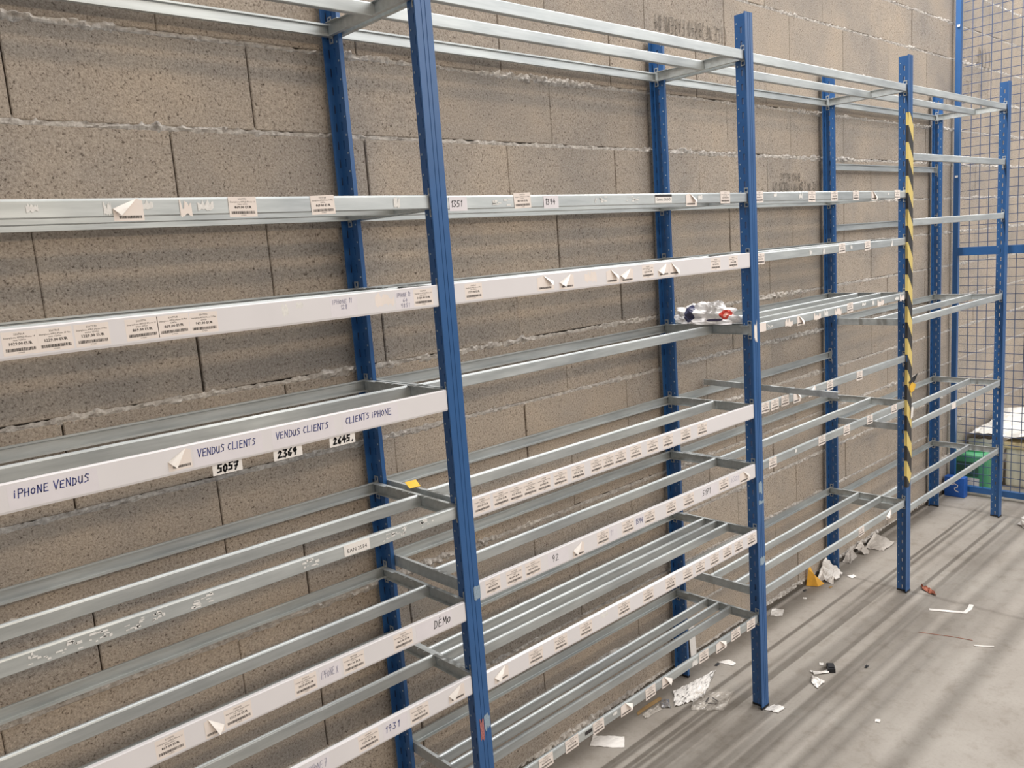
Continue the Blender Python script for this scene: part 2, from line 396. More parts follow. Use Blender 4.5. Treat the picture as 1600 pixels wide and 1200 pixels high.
def put_hand(mb, text, h, x0, z0, y, mi, pen, maxw=None, seed=0, slant=0.12):
    rnd = random.Random(seed); adv = 0.78 * h
    total = adv * len(text); k = min(1.0, maxw / total) if maxw else 1.0
    x = x0
    for ch in text:
        jz = rnd.uniform(-0.06, 0.06) * h; js = rnd.uniform(0.9, 1.08)
        for st in STROKES.get(ch, []):
            P = [(x + (a * js + b_ * slant) * h * k, z0 + jz + b_ * h * js) for a, b_ in st]
            for (ax, az), (bx, bz) in zip(P, P[1:]):
                dx, dz = bx - ax, bz - az; ln = math.hypot(dx, dz) or 1; ux, uz = dx / ln * pen / 2, dz / ln * pen / 2; px, pz = -uz, ux
                mb.add([(ax - ux + px, y, az - uz + pz), (ax - ux - px, y, az - uz - pz), (bx + ux - px, y, bz + uz - pz), (bx + ux + px, y, bz + uz + pz)], [[0, 1, 2, 3]], mi)
        x += adv * k * (0.6 if ch in ' iI1.' else 1.0)

# printed marks on the blocks: the blocks were laid upside down, so the print is upside down
for (x, z, text, size, mw) in ((2.69, 2.473, '((CE NF)BR40 FABEMI 09', 0.052, 0.50), (3.455, 1.895, '((CE NF) BR40 FABEMI 09', 0.056, 0.47), (3.40, 1.935, 'B40 BLOC', 0.030, 0.2), (5.81, 2.70, '((NF', 0.09, 0.3), (5.65, 2.50, 'NF CE', 0.085, 0.34)):
    mb = MB(); put_hand(mb, text, size, -mw / 2, 0, 0, 0, 0.0023 if size < 0.09 else 0.0045, maxw=mw, seed=5, slant=0.0)
    o = obj('printed_mark', mb.mesh('printed_mark', M['blockink']), wall, (x, -0.0022, z))
    o.rotation_euler = (0, math.pi, 0); o['label'] = 'faded upside-down black print on a block'

# ------------------------------------------------------------------ shelving rack
YF = -0.398          # front face of the front uprights
W, D, HT = 0.045, 0.048, 2.372
YB = -0.020          # wall side of the rear uprights
FX = [-0.165, 1.119, 2.413, 3.676, 4.960]
rack = empty('shelving_rack', (2.4, -0.2, 0))
tag(rack, 'long blue and galvanised steel shelving rack with mostly empty shelves along the block wall', 'shelving')
RO = Vector((2.4, -0.2, 0))
def rk(x, y, z): return (x - RO.x, y - RO.y, z)

def upright_mesh():
    """T section: grooved flange 45 mm wide, slotted blade 48 mm deep behind its middle"""
    p = 0.0435; nz = int(HT / p); mb = MB()
    prof = [(0, 0.004), (0, 0.0008), (0.0008, 0), (0.0150, 0), (0.0158, 0.0011), (0.0176, 0.0011), (0.0184, 0), (0.0255, 0), (0.0263, 0.0011), (0.0281, 0.0011), (0.0289, 0), (W - 0.0008, 0), (W, 0.0008), (W, 0.004)]
    n = len(prof)
    vv = [(x, y, z) for z in (0, HT) for x, y in prof]
    mb.add(vv, [[i, i + 1, n + i + 1, n + i] for i in range(n - 1)] + [[n - 1, 0, n, 2 * n - 1], list(range(n))[::-1], list(range(n, 2 * n))])
    xl, xr = W / 2 - 0.0055, W / 2 + 0.0055
    ys = [0.004, 0.0225, 0.0285, D]
    zrow = [0.0]
    for k in range(nz): zrow += [k * p + 0.008, k * p + 0.028, (k + 1) * p]
    zrow.append(HT)
    for j in range(len(zrow) - 1):
        za, zb = zrow[j], zrow[j + 1]
        for q in range(3):
            ya, yb = ys[q], ys[q + 1]
            if j % 3 == 1 and q == 1 and j < nz * 3:
                mb.add([(xl, ya, za), (xr, ya, za), (xr, yb, za), (xl, yb, za), (xl, ya, zb), (xr, ya, zb), (xr, yb, zb), (xl, yb, zb)], [[0, 1, 2, 3], [4, 7, 6, 5], [0, 4, 5, 1], [3, 2, 6, 7]])
            else:
                mb.add([(xl, ya, za), (xl, ya, zb), (xl, yb, zb), (xl, yb, za)], [[0, 1, 2, 3]])
                mb.add([(xr, ya, za), (xr, yb, za), (xr, yb, zb), (xr, ya, zb)], [[0, 1, 2, 3]])
    mb.add([(xl, D, 0), (xr, D, 0), (xr, D, HT), (xl, D, HT), (xl, 0.004, HT), (xr, 0.004, HT)], [[0, 3, 2, 1], [3, 4, 5, 2]])
    for k in range(nz):
        z = k * p + 0.0395
        for sx in (0.0140, 0.0295): mb.box((sx, 0.004, k * p + 0.008), (sx + 0.0022, 0.0044, k * p + 0.028), 2)
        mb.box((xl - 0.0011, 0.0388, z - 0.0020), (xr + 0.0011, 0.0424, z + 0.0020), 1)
    return mb.mesh('upright', [M['blue'], M['pale_dot'], M['slot']])
up_me = upright_mesh()
fb = MB(); fb.box((-0.001, -0.001, 0), (W + 0.001, 0.006, 0.008)); fb.box((W / 2 - 0.0062, 0.006, 0), (W / 2 + 0.0062, D + 0.001, 0.008))
foot_me = fb.mesh('foot', M['black'])
front_up, back_up = [], []
for x in FX:
    for back in (False, True):
        o = obj('upright', up_me, rack, rk(x, YF, 0.002) if not back else rk(x + W, YB, 0.002), math.pi if back else 0)
        (back_up if back else front_up).append(o)
        obj('foot', foot_me, o, (0, 0, -0.002))

# beam, tie and bracket meshes
def beam_mesh(length):
    pts = [(0.014, -0.0255), (0.014, -0.030), (0.0015, -0.030), (0, -0.0285), (0, -0.004), (0.0012, -0.0012), (0.004, 0), (0.0085, 0), (0.0085, -0.004)]
    pts = pts[::-1]
    mb = MB(); extrude_x(mb, thick(pts, 0.0014), 0, length); return mb.mesh('beam', M['galv'])
_bm = {}
def beam_me(length):
    k = round(length, 3)
    if k not in _bm: _bm[k] = beam_mesh(k)
    return _bm[k]
def tie_mesh():
    """channel running in y from 0 to TL, web at x = 0, flanges towards +x, notched top flange"""
    mb = MB(); TL_ = TL; t = 0.0015; h = 0.030; w = 0.016
    mb.box((0, 0, -h), (t, TL_, 0))
    mb.box((t, 0, -h), (w * 0.7, TL_, -h + t))
    segs = [0, 0.050, 0.098, 0.102, 0.126, 0.130, 0.152, 0.156, 0.180, 0.184, 0.215, 0.219, TL_]
    for k in range(0, len(segs) - 1):
        if k % 2 == 0 or k == 0: mb.box((t, segs[k] + (0.003 if k else 0), -t), (w, segs[k + 1], 0))
        else: mb.box((t, segs[k], -t), (w * 0.55, segs[k + 1] + 0.003, 0))
    return mb.mesh('tie', M['galv'])
TL = (YB - 0.026) - (YF + 0.024)
tie_me = tie_mesh()
bb = MB()
bb.box((0, 0.003, -0.046), (0.0022, 0.006, 0.016)); bb.box((0, 0.0155, -0.046), (0.0022, 0.0185, 0.016)); bb.box((0, 0.006, -0.034), (0.0022, 0.0155, 0.004))
bb.box((0, 0.006, 0.013), (0.0022, 0.0155, 0.016)); bb.box((0, 0.006, -0.046), (0.0022, 0.0155, -0.043))
br_me = bb.mesh('end_bracket', M['galv'])

# levels: bay -> list of (name, top z, front kind, centre beam y positions, back, ties)
C1, C2, C3, = (-0.235,), (-0.178, -0.282), (-0.176, -0.226, -0.276)
LEVELS = {
 0: [('T', 2.262, 'g', C1, 1, 1), ('S1', 1.822, 'g', C1, 1, 1), ('S2', 1.624, 's', C1, 1, 1), ('S3', 1.387, 's', C1, 1, 1), ('S4', 1.112, 'g', C1, 1, 1), ('S5', 0.876, 's', C1, 1, 1), ('S6', 0.688, 's', C1, 1, 1)],
 1: [('T', 2.262, 'g', C1, 1, 1), ('S1', 1.820, 'g', C1, 1, 1), ('S2', 1.624, 's', C1, 1, 1), ('S3', 1.385, None, C1, 1, 1), ('S4', 1.118, 's', C1, 1, 1), ('S5', 0.910, 's', C1, 1, 1), ('S6', 0.675, 's', C3, 1, 1), ('S7', 0.361, 'g', C3, 1, 1)],
 2: [('T', 2.258, 'g', C1, 1, 1), ('S1', 1.821, 'g', C1, 1, 1), ('S2', 1.622, 'g', C1, 1, 1), ('S3', 1.388, 'g', C2, 1, 1), ('S4', 1.111, 'g', (), 1, 0), ('S5', 0.907, 'g', C1, 1, 1), ('S6', 0.445, 'g', C2, 1, 1)],
 3: [('T', 2.260, 'g', C1, 1, 1), ('a', 1.979, 'g', (), 1, 0), ('b', 1.700, 'g', (), 1, 0), ('c', 1.268, 'g', C1, 1, 1), ('d', 0.791, 'g', C1, 1, 1), ('e', 0.405, 'g', C1, 1, 1)],
}
front_beams = {}
for bay, levels in LEVELS.items():
    xa, xb = FX[bay] + W / 2 + 0.0068, FX[bay + 1] + W / 2 - 0.0068
    L = xb - xa
    def brackets(o, mirror):
        obj('end_bracket', br_me, o, (-0.0004, 0, 0)); obj('end_bracket', br_me, o, (L - 0.0018, 0, 0))
    for nm, z, front, centres, back, ties in levels:
        if front:
            o = obj('beam', beam_me(L), rack, rk(xa, YF + 0.0085, z)); brackets(o, 0)
            front_beams[(bay, nm)] = (o, xa, z)
            if front == 's':
                mb = MB()
                extrude_x(mb, thick([(-0.0012, -0.0425), (-0.0035, -0.0445), (-0.0045, -0.042), (-0.0045, 0.0000), (-0.0035, 0.0014), (0.003, 0.0014)], 0.0009), W / 2 - 0.0055, L - W / 2 + 0.0055)
                obj('label_strip', mb.mesh('label_strip', M['strip']), o)
        if back:
            o = obj('beam', beam_me(L), rack, rk(xb, YB - 0.0085, z), math.pi); brackets(o, 1)
        for cy in centres:
            ca, cb = FX[bay] + W / 2 + 0.0095, FX[bay + 1] + W / 2 - 0.0095
            obj('beam', beam_me(cb - ca), rack, rk(ca, cy, z - 0.0005))
        if ties:
            obj('tie', tie_me, rack, rk(FX[bay] + W / 2 + 0.0072, YF + 0.024, z))
            # the tie at the far end of the bay opens the other way
            o = obj('tie', tie_me, rack, rk(FX[bay + 1] + W / 2 - 0.0072, YB - 0.026, z), math.pi)
            if not front: obj('end_bracket', br_me, o, (-0.0010, TL - 0.006, 0))

# ------------------------------------------------------------------ labels and cards on the beams
LH = 0.0365
TXT = [('3307864', 'Smartphone APPLE iPhone 14', 'noir 128Go', '1029.00 EUR'), ('3307865', 'Smartphone APPLE iPhone 14 Plus', 'noir 128Go', '1229.00 EUR'),
       ('3307770', 'Smartphone APPLE iPhone 14 Plus', 'violet 128Go', '1229.00 EUR'), ('3307770', 'Smartphone APPLE iPhone 11', 'blanc 64Go', '869.00 EUR'),
       ('3307768', 'Smartphone APPLE iPhone 13 Mini', '128Go', '869.00 EUR'), ('3307790', 'Smartphone APPLE iPhone 13 Mini', '256Go', '969.00 EUR')]
def barcode(mb, x0, x1, z0, z1, y, seed):
    r = random.Random(seed); x = x0
    while x < x1:
        w = r.choice((0.0005, 0.0009, 0.0014)); mb.add([(x, y, z0), (min(x1, x + w), y, z0), (min(x1, x + w), y, z1), (x, y, z1)], [[0, 1, 2, 3]], 1)
        x += w + r.choice((0.0005, 0.0008))
def label_me(k, w=0.052):
    t = TXT[k % len(TXT)]; mb = MB(); mb.box((0, -0.0003, 0), (w, 0, LH), 0); y = -0.0005
    put_text(mb, t[0], 0.0046, w / 2, 0.0305, y, 1); put_text(mb, t[1], 0.0040, w / 2, 0.0258, y, 1, maxw=w - 0.006); put_text(mb, t[2], 0.0040, w / 2, 0.0218, y, 1)
    put_text(mb, t[3], 0.0066, w / 2, 0.0152, y, 1, bold=True); barcode(mb, 0.004, w - 0.004, 0.0055, 0.0105, y, k); put_text(mb, '0194253', 0.0028, w / 2, 0.0022, y, 1)
    return mb.mesh('price_label', [M['label'], M['ink']])
def fold_me(k, w=0.052, mirror=False):
    """label whose upper corner has peeled off and folded down towards the viewer"""
    mb = MB(); r = random.Random(k); a = r.uniform(0.15, 0.4) * w; h2 = r.uniform(0.35, 0.6) * LH; y = -0.0003
    X = (lambda q: w - q) if mirror else (lambda q: q)
    mb.add([(X(0), y, 0), (X(w), y, 0), (X(w), y, h2), (X(a), y, LH), (X(0), y, LH * 0.9)], [[0, 1, 2, 3, 4]], 0)
    p1, p2, cn = Vector((w, h2)), Vector((a, LH)), Vector((w, LH))
    d = (p2 - p1).normalized(); foot_ = p1 + d * (cn - p1).dot(d); rf = foot_ * 2 - cn
    mid = (p1 + p2) / 2
    pts = [(X(p1.x), y - .0004, p1.y), (X(p2.x), y - .0004, p2.y), (X((rf.x + p2.x) / 2), y - 0.0065, (rf.y + p2.y) / 2), (X(rf.x), y - 0.010, rf.y), (X((rf.x + p1.x) / 2), y - 0.006, (rf.y + p1.y) / 2)]
    mb.add(pts, [[0, 1, 2, 4], [2, 3, 4]], 2)
    b0, b1 = sorted((X(0.004), X(w * 0.82)))
    barcode(mb, b0, b1, 0.004, 0.0085, y - 0.0003, k)
    return mb.mesh('price_label', [M['label'], M['ink'], M['flap']])
lab_mes = [label_me(k) for k in range(6)]
fold_mes = [fold_me(k, mirror=bool(k % 2)) for k in range(5)]
def torn_me(w, h, mat, seed):
    r = random.Random(seed); n = 9; mb = MB(); topp = [(w * i / n, -0.0003, h * r.uniform(0.45, 1.0)) for i in range(n + 1)]; bot = [(w * i / n, -0.0003, h * r.uniform(0, 0.25)) for i in range(n + 1)]
    mb.add(bot + topp, [[i, i + 1, n + 2 + i, n + 1 + i] for i in range(n)], 0)
    return mb.mesh('torn_label', mat)
def streaks_me(w, h, seed):
    r = random.Random(seed); mb = MB()
    for _ in range(10):
        x = r.uniform(0, w * .85); z = r.uniform(0.1, 0.8) * h; ww = r.uniform(.06, .3) * w; hh = r.uniform(.05, .22) * h
        k = [r.uniform(-.15, .15) * hh for _ in range(4)]
        mb.add([(x, -.0002, z + k[0]), (min(w, x + ww), -.0002, z + k[1]), (min(w, x + ww * .9), -.0002, z + hh + k[2]), (x + ww * .1, -.0002, z + hh + k[3])], [[0, 1, 2, 3]], 0)
    return mb.mesh('glue_residue', M['residue'])
LAB = {
(0,'S1'):[(0.462,0.511,'fold'),(0.573,0.594,'torn'),(0.662,0.716,'lab'),(0.83,0.883,'lab'),(1.025,1.041,'bit'),(0.448,0.46,'bit'),(0.335,0.352,'bit'),(0.499,0.528,'bit'),(0.605,0.634,'bit')],
(0,'S2'):[(0.271,0.32,'lab'),(0.32,0.371,'lab'),(0.374,0.427,'lab'),(0.453,0.507,'lab'),(0.506,0.561,'lab'),(0.561,0.612,'lab'),(0.845,0.908,'~IPHONE 11/128'),(0.952,1.0,'torn'),(1.003,1.051,'~IPHONE 12/64/9851'),(1.051,1.103,'lab'),(0.74,0.753,'bit'),(0.771,0.786,'bit')],
(0,'S3'):[(0.243,0.375,'#iPHONE VENDUS'),(0.49,0.532,'fold'),(0.535,0.668,'#VENDUS CLIENTS'),(0.688,0.825,'#VENDUS CLIENTS'),(0.843,0.981,'#CLIENTS iPHONE')],
(0,'S4'):[(0.818,0.881,'=EAN 2554'),(0.227,0.261,'res'),(0.319,0.357,'res'),(0.422,0.446,'res'),(0.495,0.541,'res'),(0.721,0.755,'res'),(0.909,0.954,'res'),(0.96,0.98,'res'),(0.268,0.307,'res'),(1.008,1.051,'res'),(0.38,0.41,'res')],
(0,'S5'):[(0.973,1.076,"*DEMO"),(0.912,0.964,'lab'),(0.784,0.836,'lab'),(0.727,0.778,'~IPHONE X'),(0.671,0.721,'lab'),(0.526,0.58,'lab'),(0.487,0.524,'fold'),(0.398,0.45,'lab')],
(0,'S6'):[(1.046,1.095,'fold'),(0.936,0.988,'lab'),(0.862,0.928,'#1931'),(0.799,0.851,'lab'),(0.673,0.728,'~IPHONE 7')],
(1,'S1'):[(1.175,1.227,'*1351'),(1.375,1.431,'lab'),(1.475,1.528,'*1394'),(1.926,2.005,'=Gamme GRAND'),(2.075,2.13,'fold'),(2.258,2.312,'lab'),(1.303,1.356,'res'),(1.664,1.711,'res'),(1.791,1.847,'res'),(2.137,2.16,'bit')],
(1,'S2'):[(1.196,1.248,'lab'),(1.429,1.488,'fold'),(1.507,1.562,'fold'),(1.604,1.652,'torn'),(1.691,1.743,'fold'),(1.748,1.805,'fold'),(1.846,1.899,'lab'),(1.918,1.97,'fold'),(1.973,2.025,'fold'),(2.186,2.239,'lab'),(2.287,2.339,'lab')],
(1,'S4'):[(1.17,1.222,'lab'),(1.231,1.283,'lab'),(1.284,1.331,'lab'),(1.332,1.38,'lab'),(1.381,1.43,'lab'),(1.44,1.492,'lab'),(1.508,1.56,'lab'),(1.585,1.633,'lab'),(1.634,1.682,'lab'),(1.684,1.736,'lab'),(1.753,1.805,'lab'),(1.83,1.883,'lab'),(1.906,1.956,'lab'),(1.996,2.048,'lab'),(2.083,2.135,'lab')],
(1,'S5'):[(1.185,1.234,'lab'),(1.253,1.308,'lab'),(1.319,1.374,'lab'),(1.4,1.478,'* 92'),(1.495,1.539,'fold'),(1.593,1.643,'lab'),(1.644,1.679,'~11'),(1.7,1.754,'lab'),(1.758,1.801,'#1394'),(1.802,1.853,'lab'),(1.908,1.958,'lab'),(1.995,2.052,'lab'),(2.091,2.18,'*5171'),(2.192,2.248,'lab'),(2.256,2.313,'~4501'),(2.314,2.373,'fold')],
(1,'S6'):[(1.189,1.237,'fold'),(1.308,1.359,'lab'),(1.402,1.452,'lab'),(1.502,1.553,'lab'),(1.589,1.621,'bit'),(1.664,1.718,'lab'),(1.779,1.829,'lab'),(1.888,1.939,'lab'),(1.977,2.03,'lab'),(2.045,2.097,'lab'),(2.127,2.178,'lab'),(2.201,2.254,'lab'),(2.27,2.322,'lab'),(2.35,2.403,'lab')],
(1,'S7'):[(1.321,1.374,'lab'),(1.423,1.475,'lab'),(1.503,1.532,'dark'),(1.536,1.583,'lab'),(1.622,1.641,'bit'),(1.657,1.711,'fold'),(1.774,1.823,'lab'),(1.855,1.907,'fold'),(2.014,2.045,'bit'),(2.053,2.105,'lab'),(2.15,2.21,'fold'),(2.242,2.297,'lab'),(2.339,2.392,'lab')],
(2,'S1'):[(2.464,2.513,'lab'),(2.82,2.872,'lab'),(2.994,3.045,'lab'),(3.173,3.223,'lab'),(3.335,3.39,'fold'),(3.558,3.61,'lab'),(2.753,2.776,'bit'),(2.579,2.6,'bit'),(3.489,3.501,'bit')],
(2,'S2'):[(2.459,2.511,'lab'),(3.052,3.105,'lab'),(3.274,3.326,'lab'),(2.822,2.841,'bit'),(2.924,2.939,'bit'),(3.149,3.165,'bit'),(3.521,3.54,'bit')],
(2,'S3'):[(2.461,2.512,'flat'),(2.515,2.552,'res'),(2.64,2.693,'torn'),(2.725,2.777,'fold'),(2.849,2.903,'torn'),(2.929,2.959,'bit'),(3.016,3.069,'torn'),(3.118,3.168,'lab'),(3.248,3.282,'bit'),(3.342,3.36,'bit'),(3.39,3.452,'torn'),(3.561,3.601,'bit'),(3.614,3.661,'torn')],
(2,'S4'):[(2.469,2.521,'lab'),(2.533,2.585,'lab'),(2.603,2.656,'lab'),(2.688,2.739,'fold'),(2.803,2.856,'fold'),(2.943,2.995,'lab'),(3.196,3.248,'lab')],
(2,'S5'):[(2.51,2.562,'lab'),(2.692,2.706,'bit'),(2.872,2.928,'lab'),(3.078,3.134,'lab'),(3.29,3.342,'lab'),(3.531,3.585,'lab')],
(2,'S6'):[(3.208,3.26,'lab'),(3.478,3.53,'fold')],
(3,'d'):[(4.24,4.292,'flat')],
}
seed = 0
for (bay, nm), items in LAB.items():
    beam, bx, bz = front_beams[(bay, nm)]
    strip = [l for l in LEVELS[bay] if l[0] == nm][0][2] == 's'
    yy = -0.0052 if strip else -0.0006
    zz = -0.0395 if strip else -0.0345
    order = 0
    for xa, xb, kind in items:
        seed += 1; w = xb - xa; rnd = random.Random(seed)
        if kind == 'lab':
            o = obj('price_label', lab_mes[(order if (bay, nm) == (0, 'S2') else seed) % 6], beam, (xa - bx, yy, zz + (0.0 if strip else rnd.uniform(-.003, .002)))); order += 1
            o.scale = (w / 0.052, 1, 1); o.rotation_euler = (0, rnd.uniform(-0.02, 0.02) * (1 if strip else 2), 0)
        elif kind == 'fold':
            o = obj('price_label', fold_mes[seed % 5], beam, (xa - bx, yy - .0002, zz + rnd.uniform(-.004, .001))); o.scale = (w / 0.052, 1, 1); o['label'] = 'half-peeled price label'
        elif kind in ('torn', 'bit'):
            hh = LH * (0.9 if kind == 'torn' else rnd.uniform(0.35, 0.85))
            o = obj('torn_label', torn_me(w, hh, M['label'] if kind == 'torn' else M['residue'], seed), beam, (xa - bx, yy, (0 if strip else -0.002) - hh - 0.001)); o['label'] = 'torn scrap of a label'
        elif kind == 'res':
            o = obj('glue_residue', streaks_me(w * 1.15, 0.024, seed), beam, (xa - bx, yy, -0.028)); o['label'] = 'white streaks of label glue'
        elif kind in ('flat', 'dark'):
            mb = MB(); mb.box((0, -0.0003, 0), (w, 0, LH * .8)); o = obj('price_label', mb.mesh('blank_label', M['label'] if kind == 'flat' else M['ink']), beam, (xa - bx, yy, zz + 0.004))
            if kind == 'dark': o.scale = (1, 1, 0.35); o.location.z += 0.012
        else:
            text = kind[1:]; mb = MB()
            h = 0.0385 if strip else 0.031
            if kind[0] == '=': h = 0.024
            mb.box((0, -0.0003, 0), (w, 0, h), 0); pen = {'#': 'penblue', '~': 'penfaint', '*': 'penblack', '=': 'ink'}[kind[0]]
            if kind[0] == '=':
                put_text(mb, text, 0.0115, w / 2, 0.006, -0.0005, 1, maxw=w * .86)
                if 'Gamme' in text: mb.add([(0, -.0005, h - .007), (w, -.0005, h - .007), (w, -.0005, h), (0, -.0005, h)], [[0, 1, 2, 3]], 1)
            else:
                lines = text.split('/'); n = len(lines)
                for li, tx in enumerate(lines):
                    hh = (0.016 if n == 1 else 0.0085) if kind[0] != '*' else (0.018 if strip else 0.0135)
                    if (bay, nm) == (0, 'S3'): hh = 0.0128
                    tw = min(w * .88, 0.78 * hh * len(tx))
                    if (bay, nm) == (0, 'S3') or n == 1: tw = w * .90
                    if tx == 'DEMO': tw = w * .5; mb.add([(w * .645, -.0006, h - .006), (w * .66, -.0006, h - .0065), (w * .69, -.0006, h - .001), (w * .675, -.0006, h - .001)], [[0, 1, 2, 3]], 1)
                    put_hand(mb, tx, hh, (w - tw) / 2 + 0.001 if tx != 'DEMO' else w * 0.48, h - 0.004 - hh - li * 0.0115 - (0.004 if n == 1 else 0), -0.0006, 1, {'#': 0.0016, '~': 0.0010, '*': 0.0017}[kind[0]], maxw=tw, seed=seed)
            o = obj('handwritten_card' if kind[0] != '=' else 'printed_label', mb.mesh('card', [M['card'] if kind[0] != '=' else M['white'], M[pen]]), beam, (xa - bx, yy, -0.0415 if strip else -0.006 - h + .003))
            o['label'] = 'paper card with handwriting' if kind[0] != '=' else 'printed paper label'
# three numbered tags hanging below the strip of shelf S3 in the near bay
beam, bx, bz = front_beams[(0, 'S3')]
for k, (xa, xb, t) in enumerate(((0.568, 0.625, '5057'), (0.689, 0.750, '2369'), (0.812, 0.872, "2645."))):
    w = xb - xa; mb = MB(); mb.box((0, -0.0004, 0), (w, 0, 0.042), 0); put_hand(mb, t, 0.0135, 0.008, 0.005, -0.0008, 1, 0.0034, maxw=w * .86, seed=40 + k)
    o = obj('number_tag', mb.mesh('number_tag', [M['white'], M['penblack']]), beam, (xa - bx, -0.0012, -0.0665)); o['label'] = 'white tag with a bold handwritten number'

# ------------------------------------------------------------------ things stuck on the uprights
def on_front(i, name, x0, x1, z0, z1, mat, label, seed=0, jag=0.0):
    r = random.Random(seed); mb = MB(); n = 6
    top_ = [(x0 + (x1 - x0) * k / n, -0.0009, z1 + r.uniform(-jag, jag)) for k in range(n + 1)]; bot = [(x0 + (x1 - x0) * k / n, -0.0009, z0 + r.uniform(-jag, jag)) for k in range(n + 1)]
    mb.add(bot + top_, [[k, k + 1, n + 2 + k, n + 1 + k] for k in range(n)])
    o = obj(name, mb.mesh(name, mat), front_up[i]); o['label'] = label
on_front(1, 'tape_scrap', 0.026, 0.046, 0.872, 0.905, M['tapeblue'], 'scrap of pale tape', 1, .002)
on_front(1, 'sticker_remnant', 0.010, 0.022, 0.515, 0.565, M['stickred'], 'torn red and white sticker', 2, .006)
on_front(1, 'sticker_remnant', 0.024, 0.042, 0.535, 0.575, M['tapeblue'], 'torn sticker', 3, .008)
on_front(2, 'paper_scrap', 0.008, 0.026, 1.335, 1.392, M['white'], 'torn white paper taped to the post', 4, .012)
on_front(2, 'tape_scrap', 0.012, 0.034, 0.80, 0.838, M['tapeblue'], 'scuffed pale tape', 5, .008)
on_front(2, 'tape_scrap', 0.010, 0.044, 0.762, 0.775, M['tapeblue'], 'scuffed pale tape', 6, .004)
on_front(2, 'tape_scrap', 0.010, 0.040, 0.545, 0.572, M['tapeblue'], 'scuffed pale tape', 7, .006)
# hazard tape wrapped over the front of the third frame's post, loose and twisted lower down
mb = MB(); nz = 90; z0, z1 = 0.505, 2.140
rows = []
for k in range(nz + 1):
    z = z0 + (z1 - z0) * k / nz; loose = 0.004 * max(0, noise.noise((z * 7, 3, 0))) if z < 1.3 else 0.0006
    sh = 0.004 * noise.noise((z * 5, 9, 0)) if z < 1.35 else 0
    xl, xr = -0.002 + sh, W + 0.0035 + sh * .5
    if k > nz - 3: xr = xl + (xr - xl) * (0.35 if k == nz else 0.75)
    if k < 3: xr = xl + (xr - xl) * (0.5 + .17 * k)
    rows.append([(xl, 0.010, z), (xl, -0.0012 - loose, z), ((xl + xr) / 2, -0.0014 - loose * 1.3, z), (xr, -0.0010 - loose, z), (xr, 0.004, z)])
vv = [p for r_ in rows for p in r_]; ff = [[k * 5 + j, k * 5 + j + 1, (k + 1) * 5 + j + 1, (k + 1) * 5 + j] for k in range(nz) for j in range(4)]
o = obj('hazard_tape', make_mesh('hazard_tape', vv, ff, M['tape']), front_up[3]); o['label'] = 'yellow and black striped hazard tape'
def flap(name, parent, pts, mat, label=None):
    mb = MB(); mb.add(pts, [list(range(len(pts)))]); o = obj(name, mb.mesh(name, mat), parent)
    if label: o['label'] = label
flap('tape_end', front_up[3], [(0.010, -0.003, 0.985), (0.045, -0.006, 1.005), (0.068, -0.02, 1.02), (0.052, -0.012, 0.985), (0.034, -0.010, 0.975)], M['black'], 'loose black end of tape')
flap('tape_end', front_up[3], [(0.012, -0.004, 0.965), (0.030, -0.010, 0.985), (0.062, -0.014, 0.970), (0.055, -0.010, 0.945), (0.030, -0.006, 0.935)], M['yellow'], 'loose yellow end of tape')
flap('paper_scrap', front_up[3], [(0.026, -0.006, 0.818), (0.050, -0.006, 0.822), (0.052, -0.008, 0.868), (0.030, -0.007, 0.872)], M['white'], 'small white paper scrap')

# ------------------------------------------------------------------ wire mesh fence
FXX = 5.31
fence = empty('mesh_fence', (FXX, -0.04, 0)); tag(fence, 'blue framed welded wire mesh fence standing behind the end of the shelving', 'fence')
def fpart(name, a, b_, mat):
    mb = MB(); mb.box((a[0] - FXX, a[1] + 0.04, a[2]), (b_[0] - FXX, b_[1] + 0.04, b_[2])); return obj(name, mb.mesh(name, mat), fence)
for y in (-0.048, -1.255):
    fpart('post', (FXX - 0.014, y, 0.0), (FXX + 0.014, y + 0.028, 3.15), M['blue'])
fpart('rail', (FXX - 0.015, -1.215, 1.468), (FXX + 0.015, -0.048, 1.516), M['blue'])
fpart('rail', (FXX - 0.015, -1.215, 0.022), (FXX + 0.015, -0.055, 0.058), M['blue'])
fpart('rail', (FXX - 0.015, -1.215, 3.11), (FXX + 0.015, -0.055, 3.15), M['blue'])
for za, zb in ((0.058, 1.467), (1.513, 3.11)):
    mb = MB(); r_ = 0.0017
    y = -0.055 - 0.05
    while y > -1.21:
        mb.box((-r_, y + 0.04 - r_, za), (r_, y + 0.04 + r_, zb)); y -= 0.05
    z = za + 0.03
    while z < zb:
        mb.box((r_, -1.175, z - r_), (3 * r_, -0.015, z + r_)); z += 0.05
    tag(obj('wire_mesh', mb.mesh('wire_mesh', M['wire']), fence), kind='stuff')
for z in (2.77, 1.93):
    fpart('clip', (FXX - 0.024, -0.045, z - .006), (FXX - 0.02, -0.030, z + .006), M['white'])

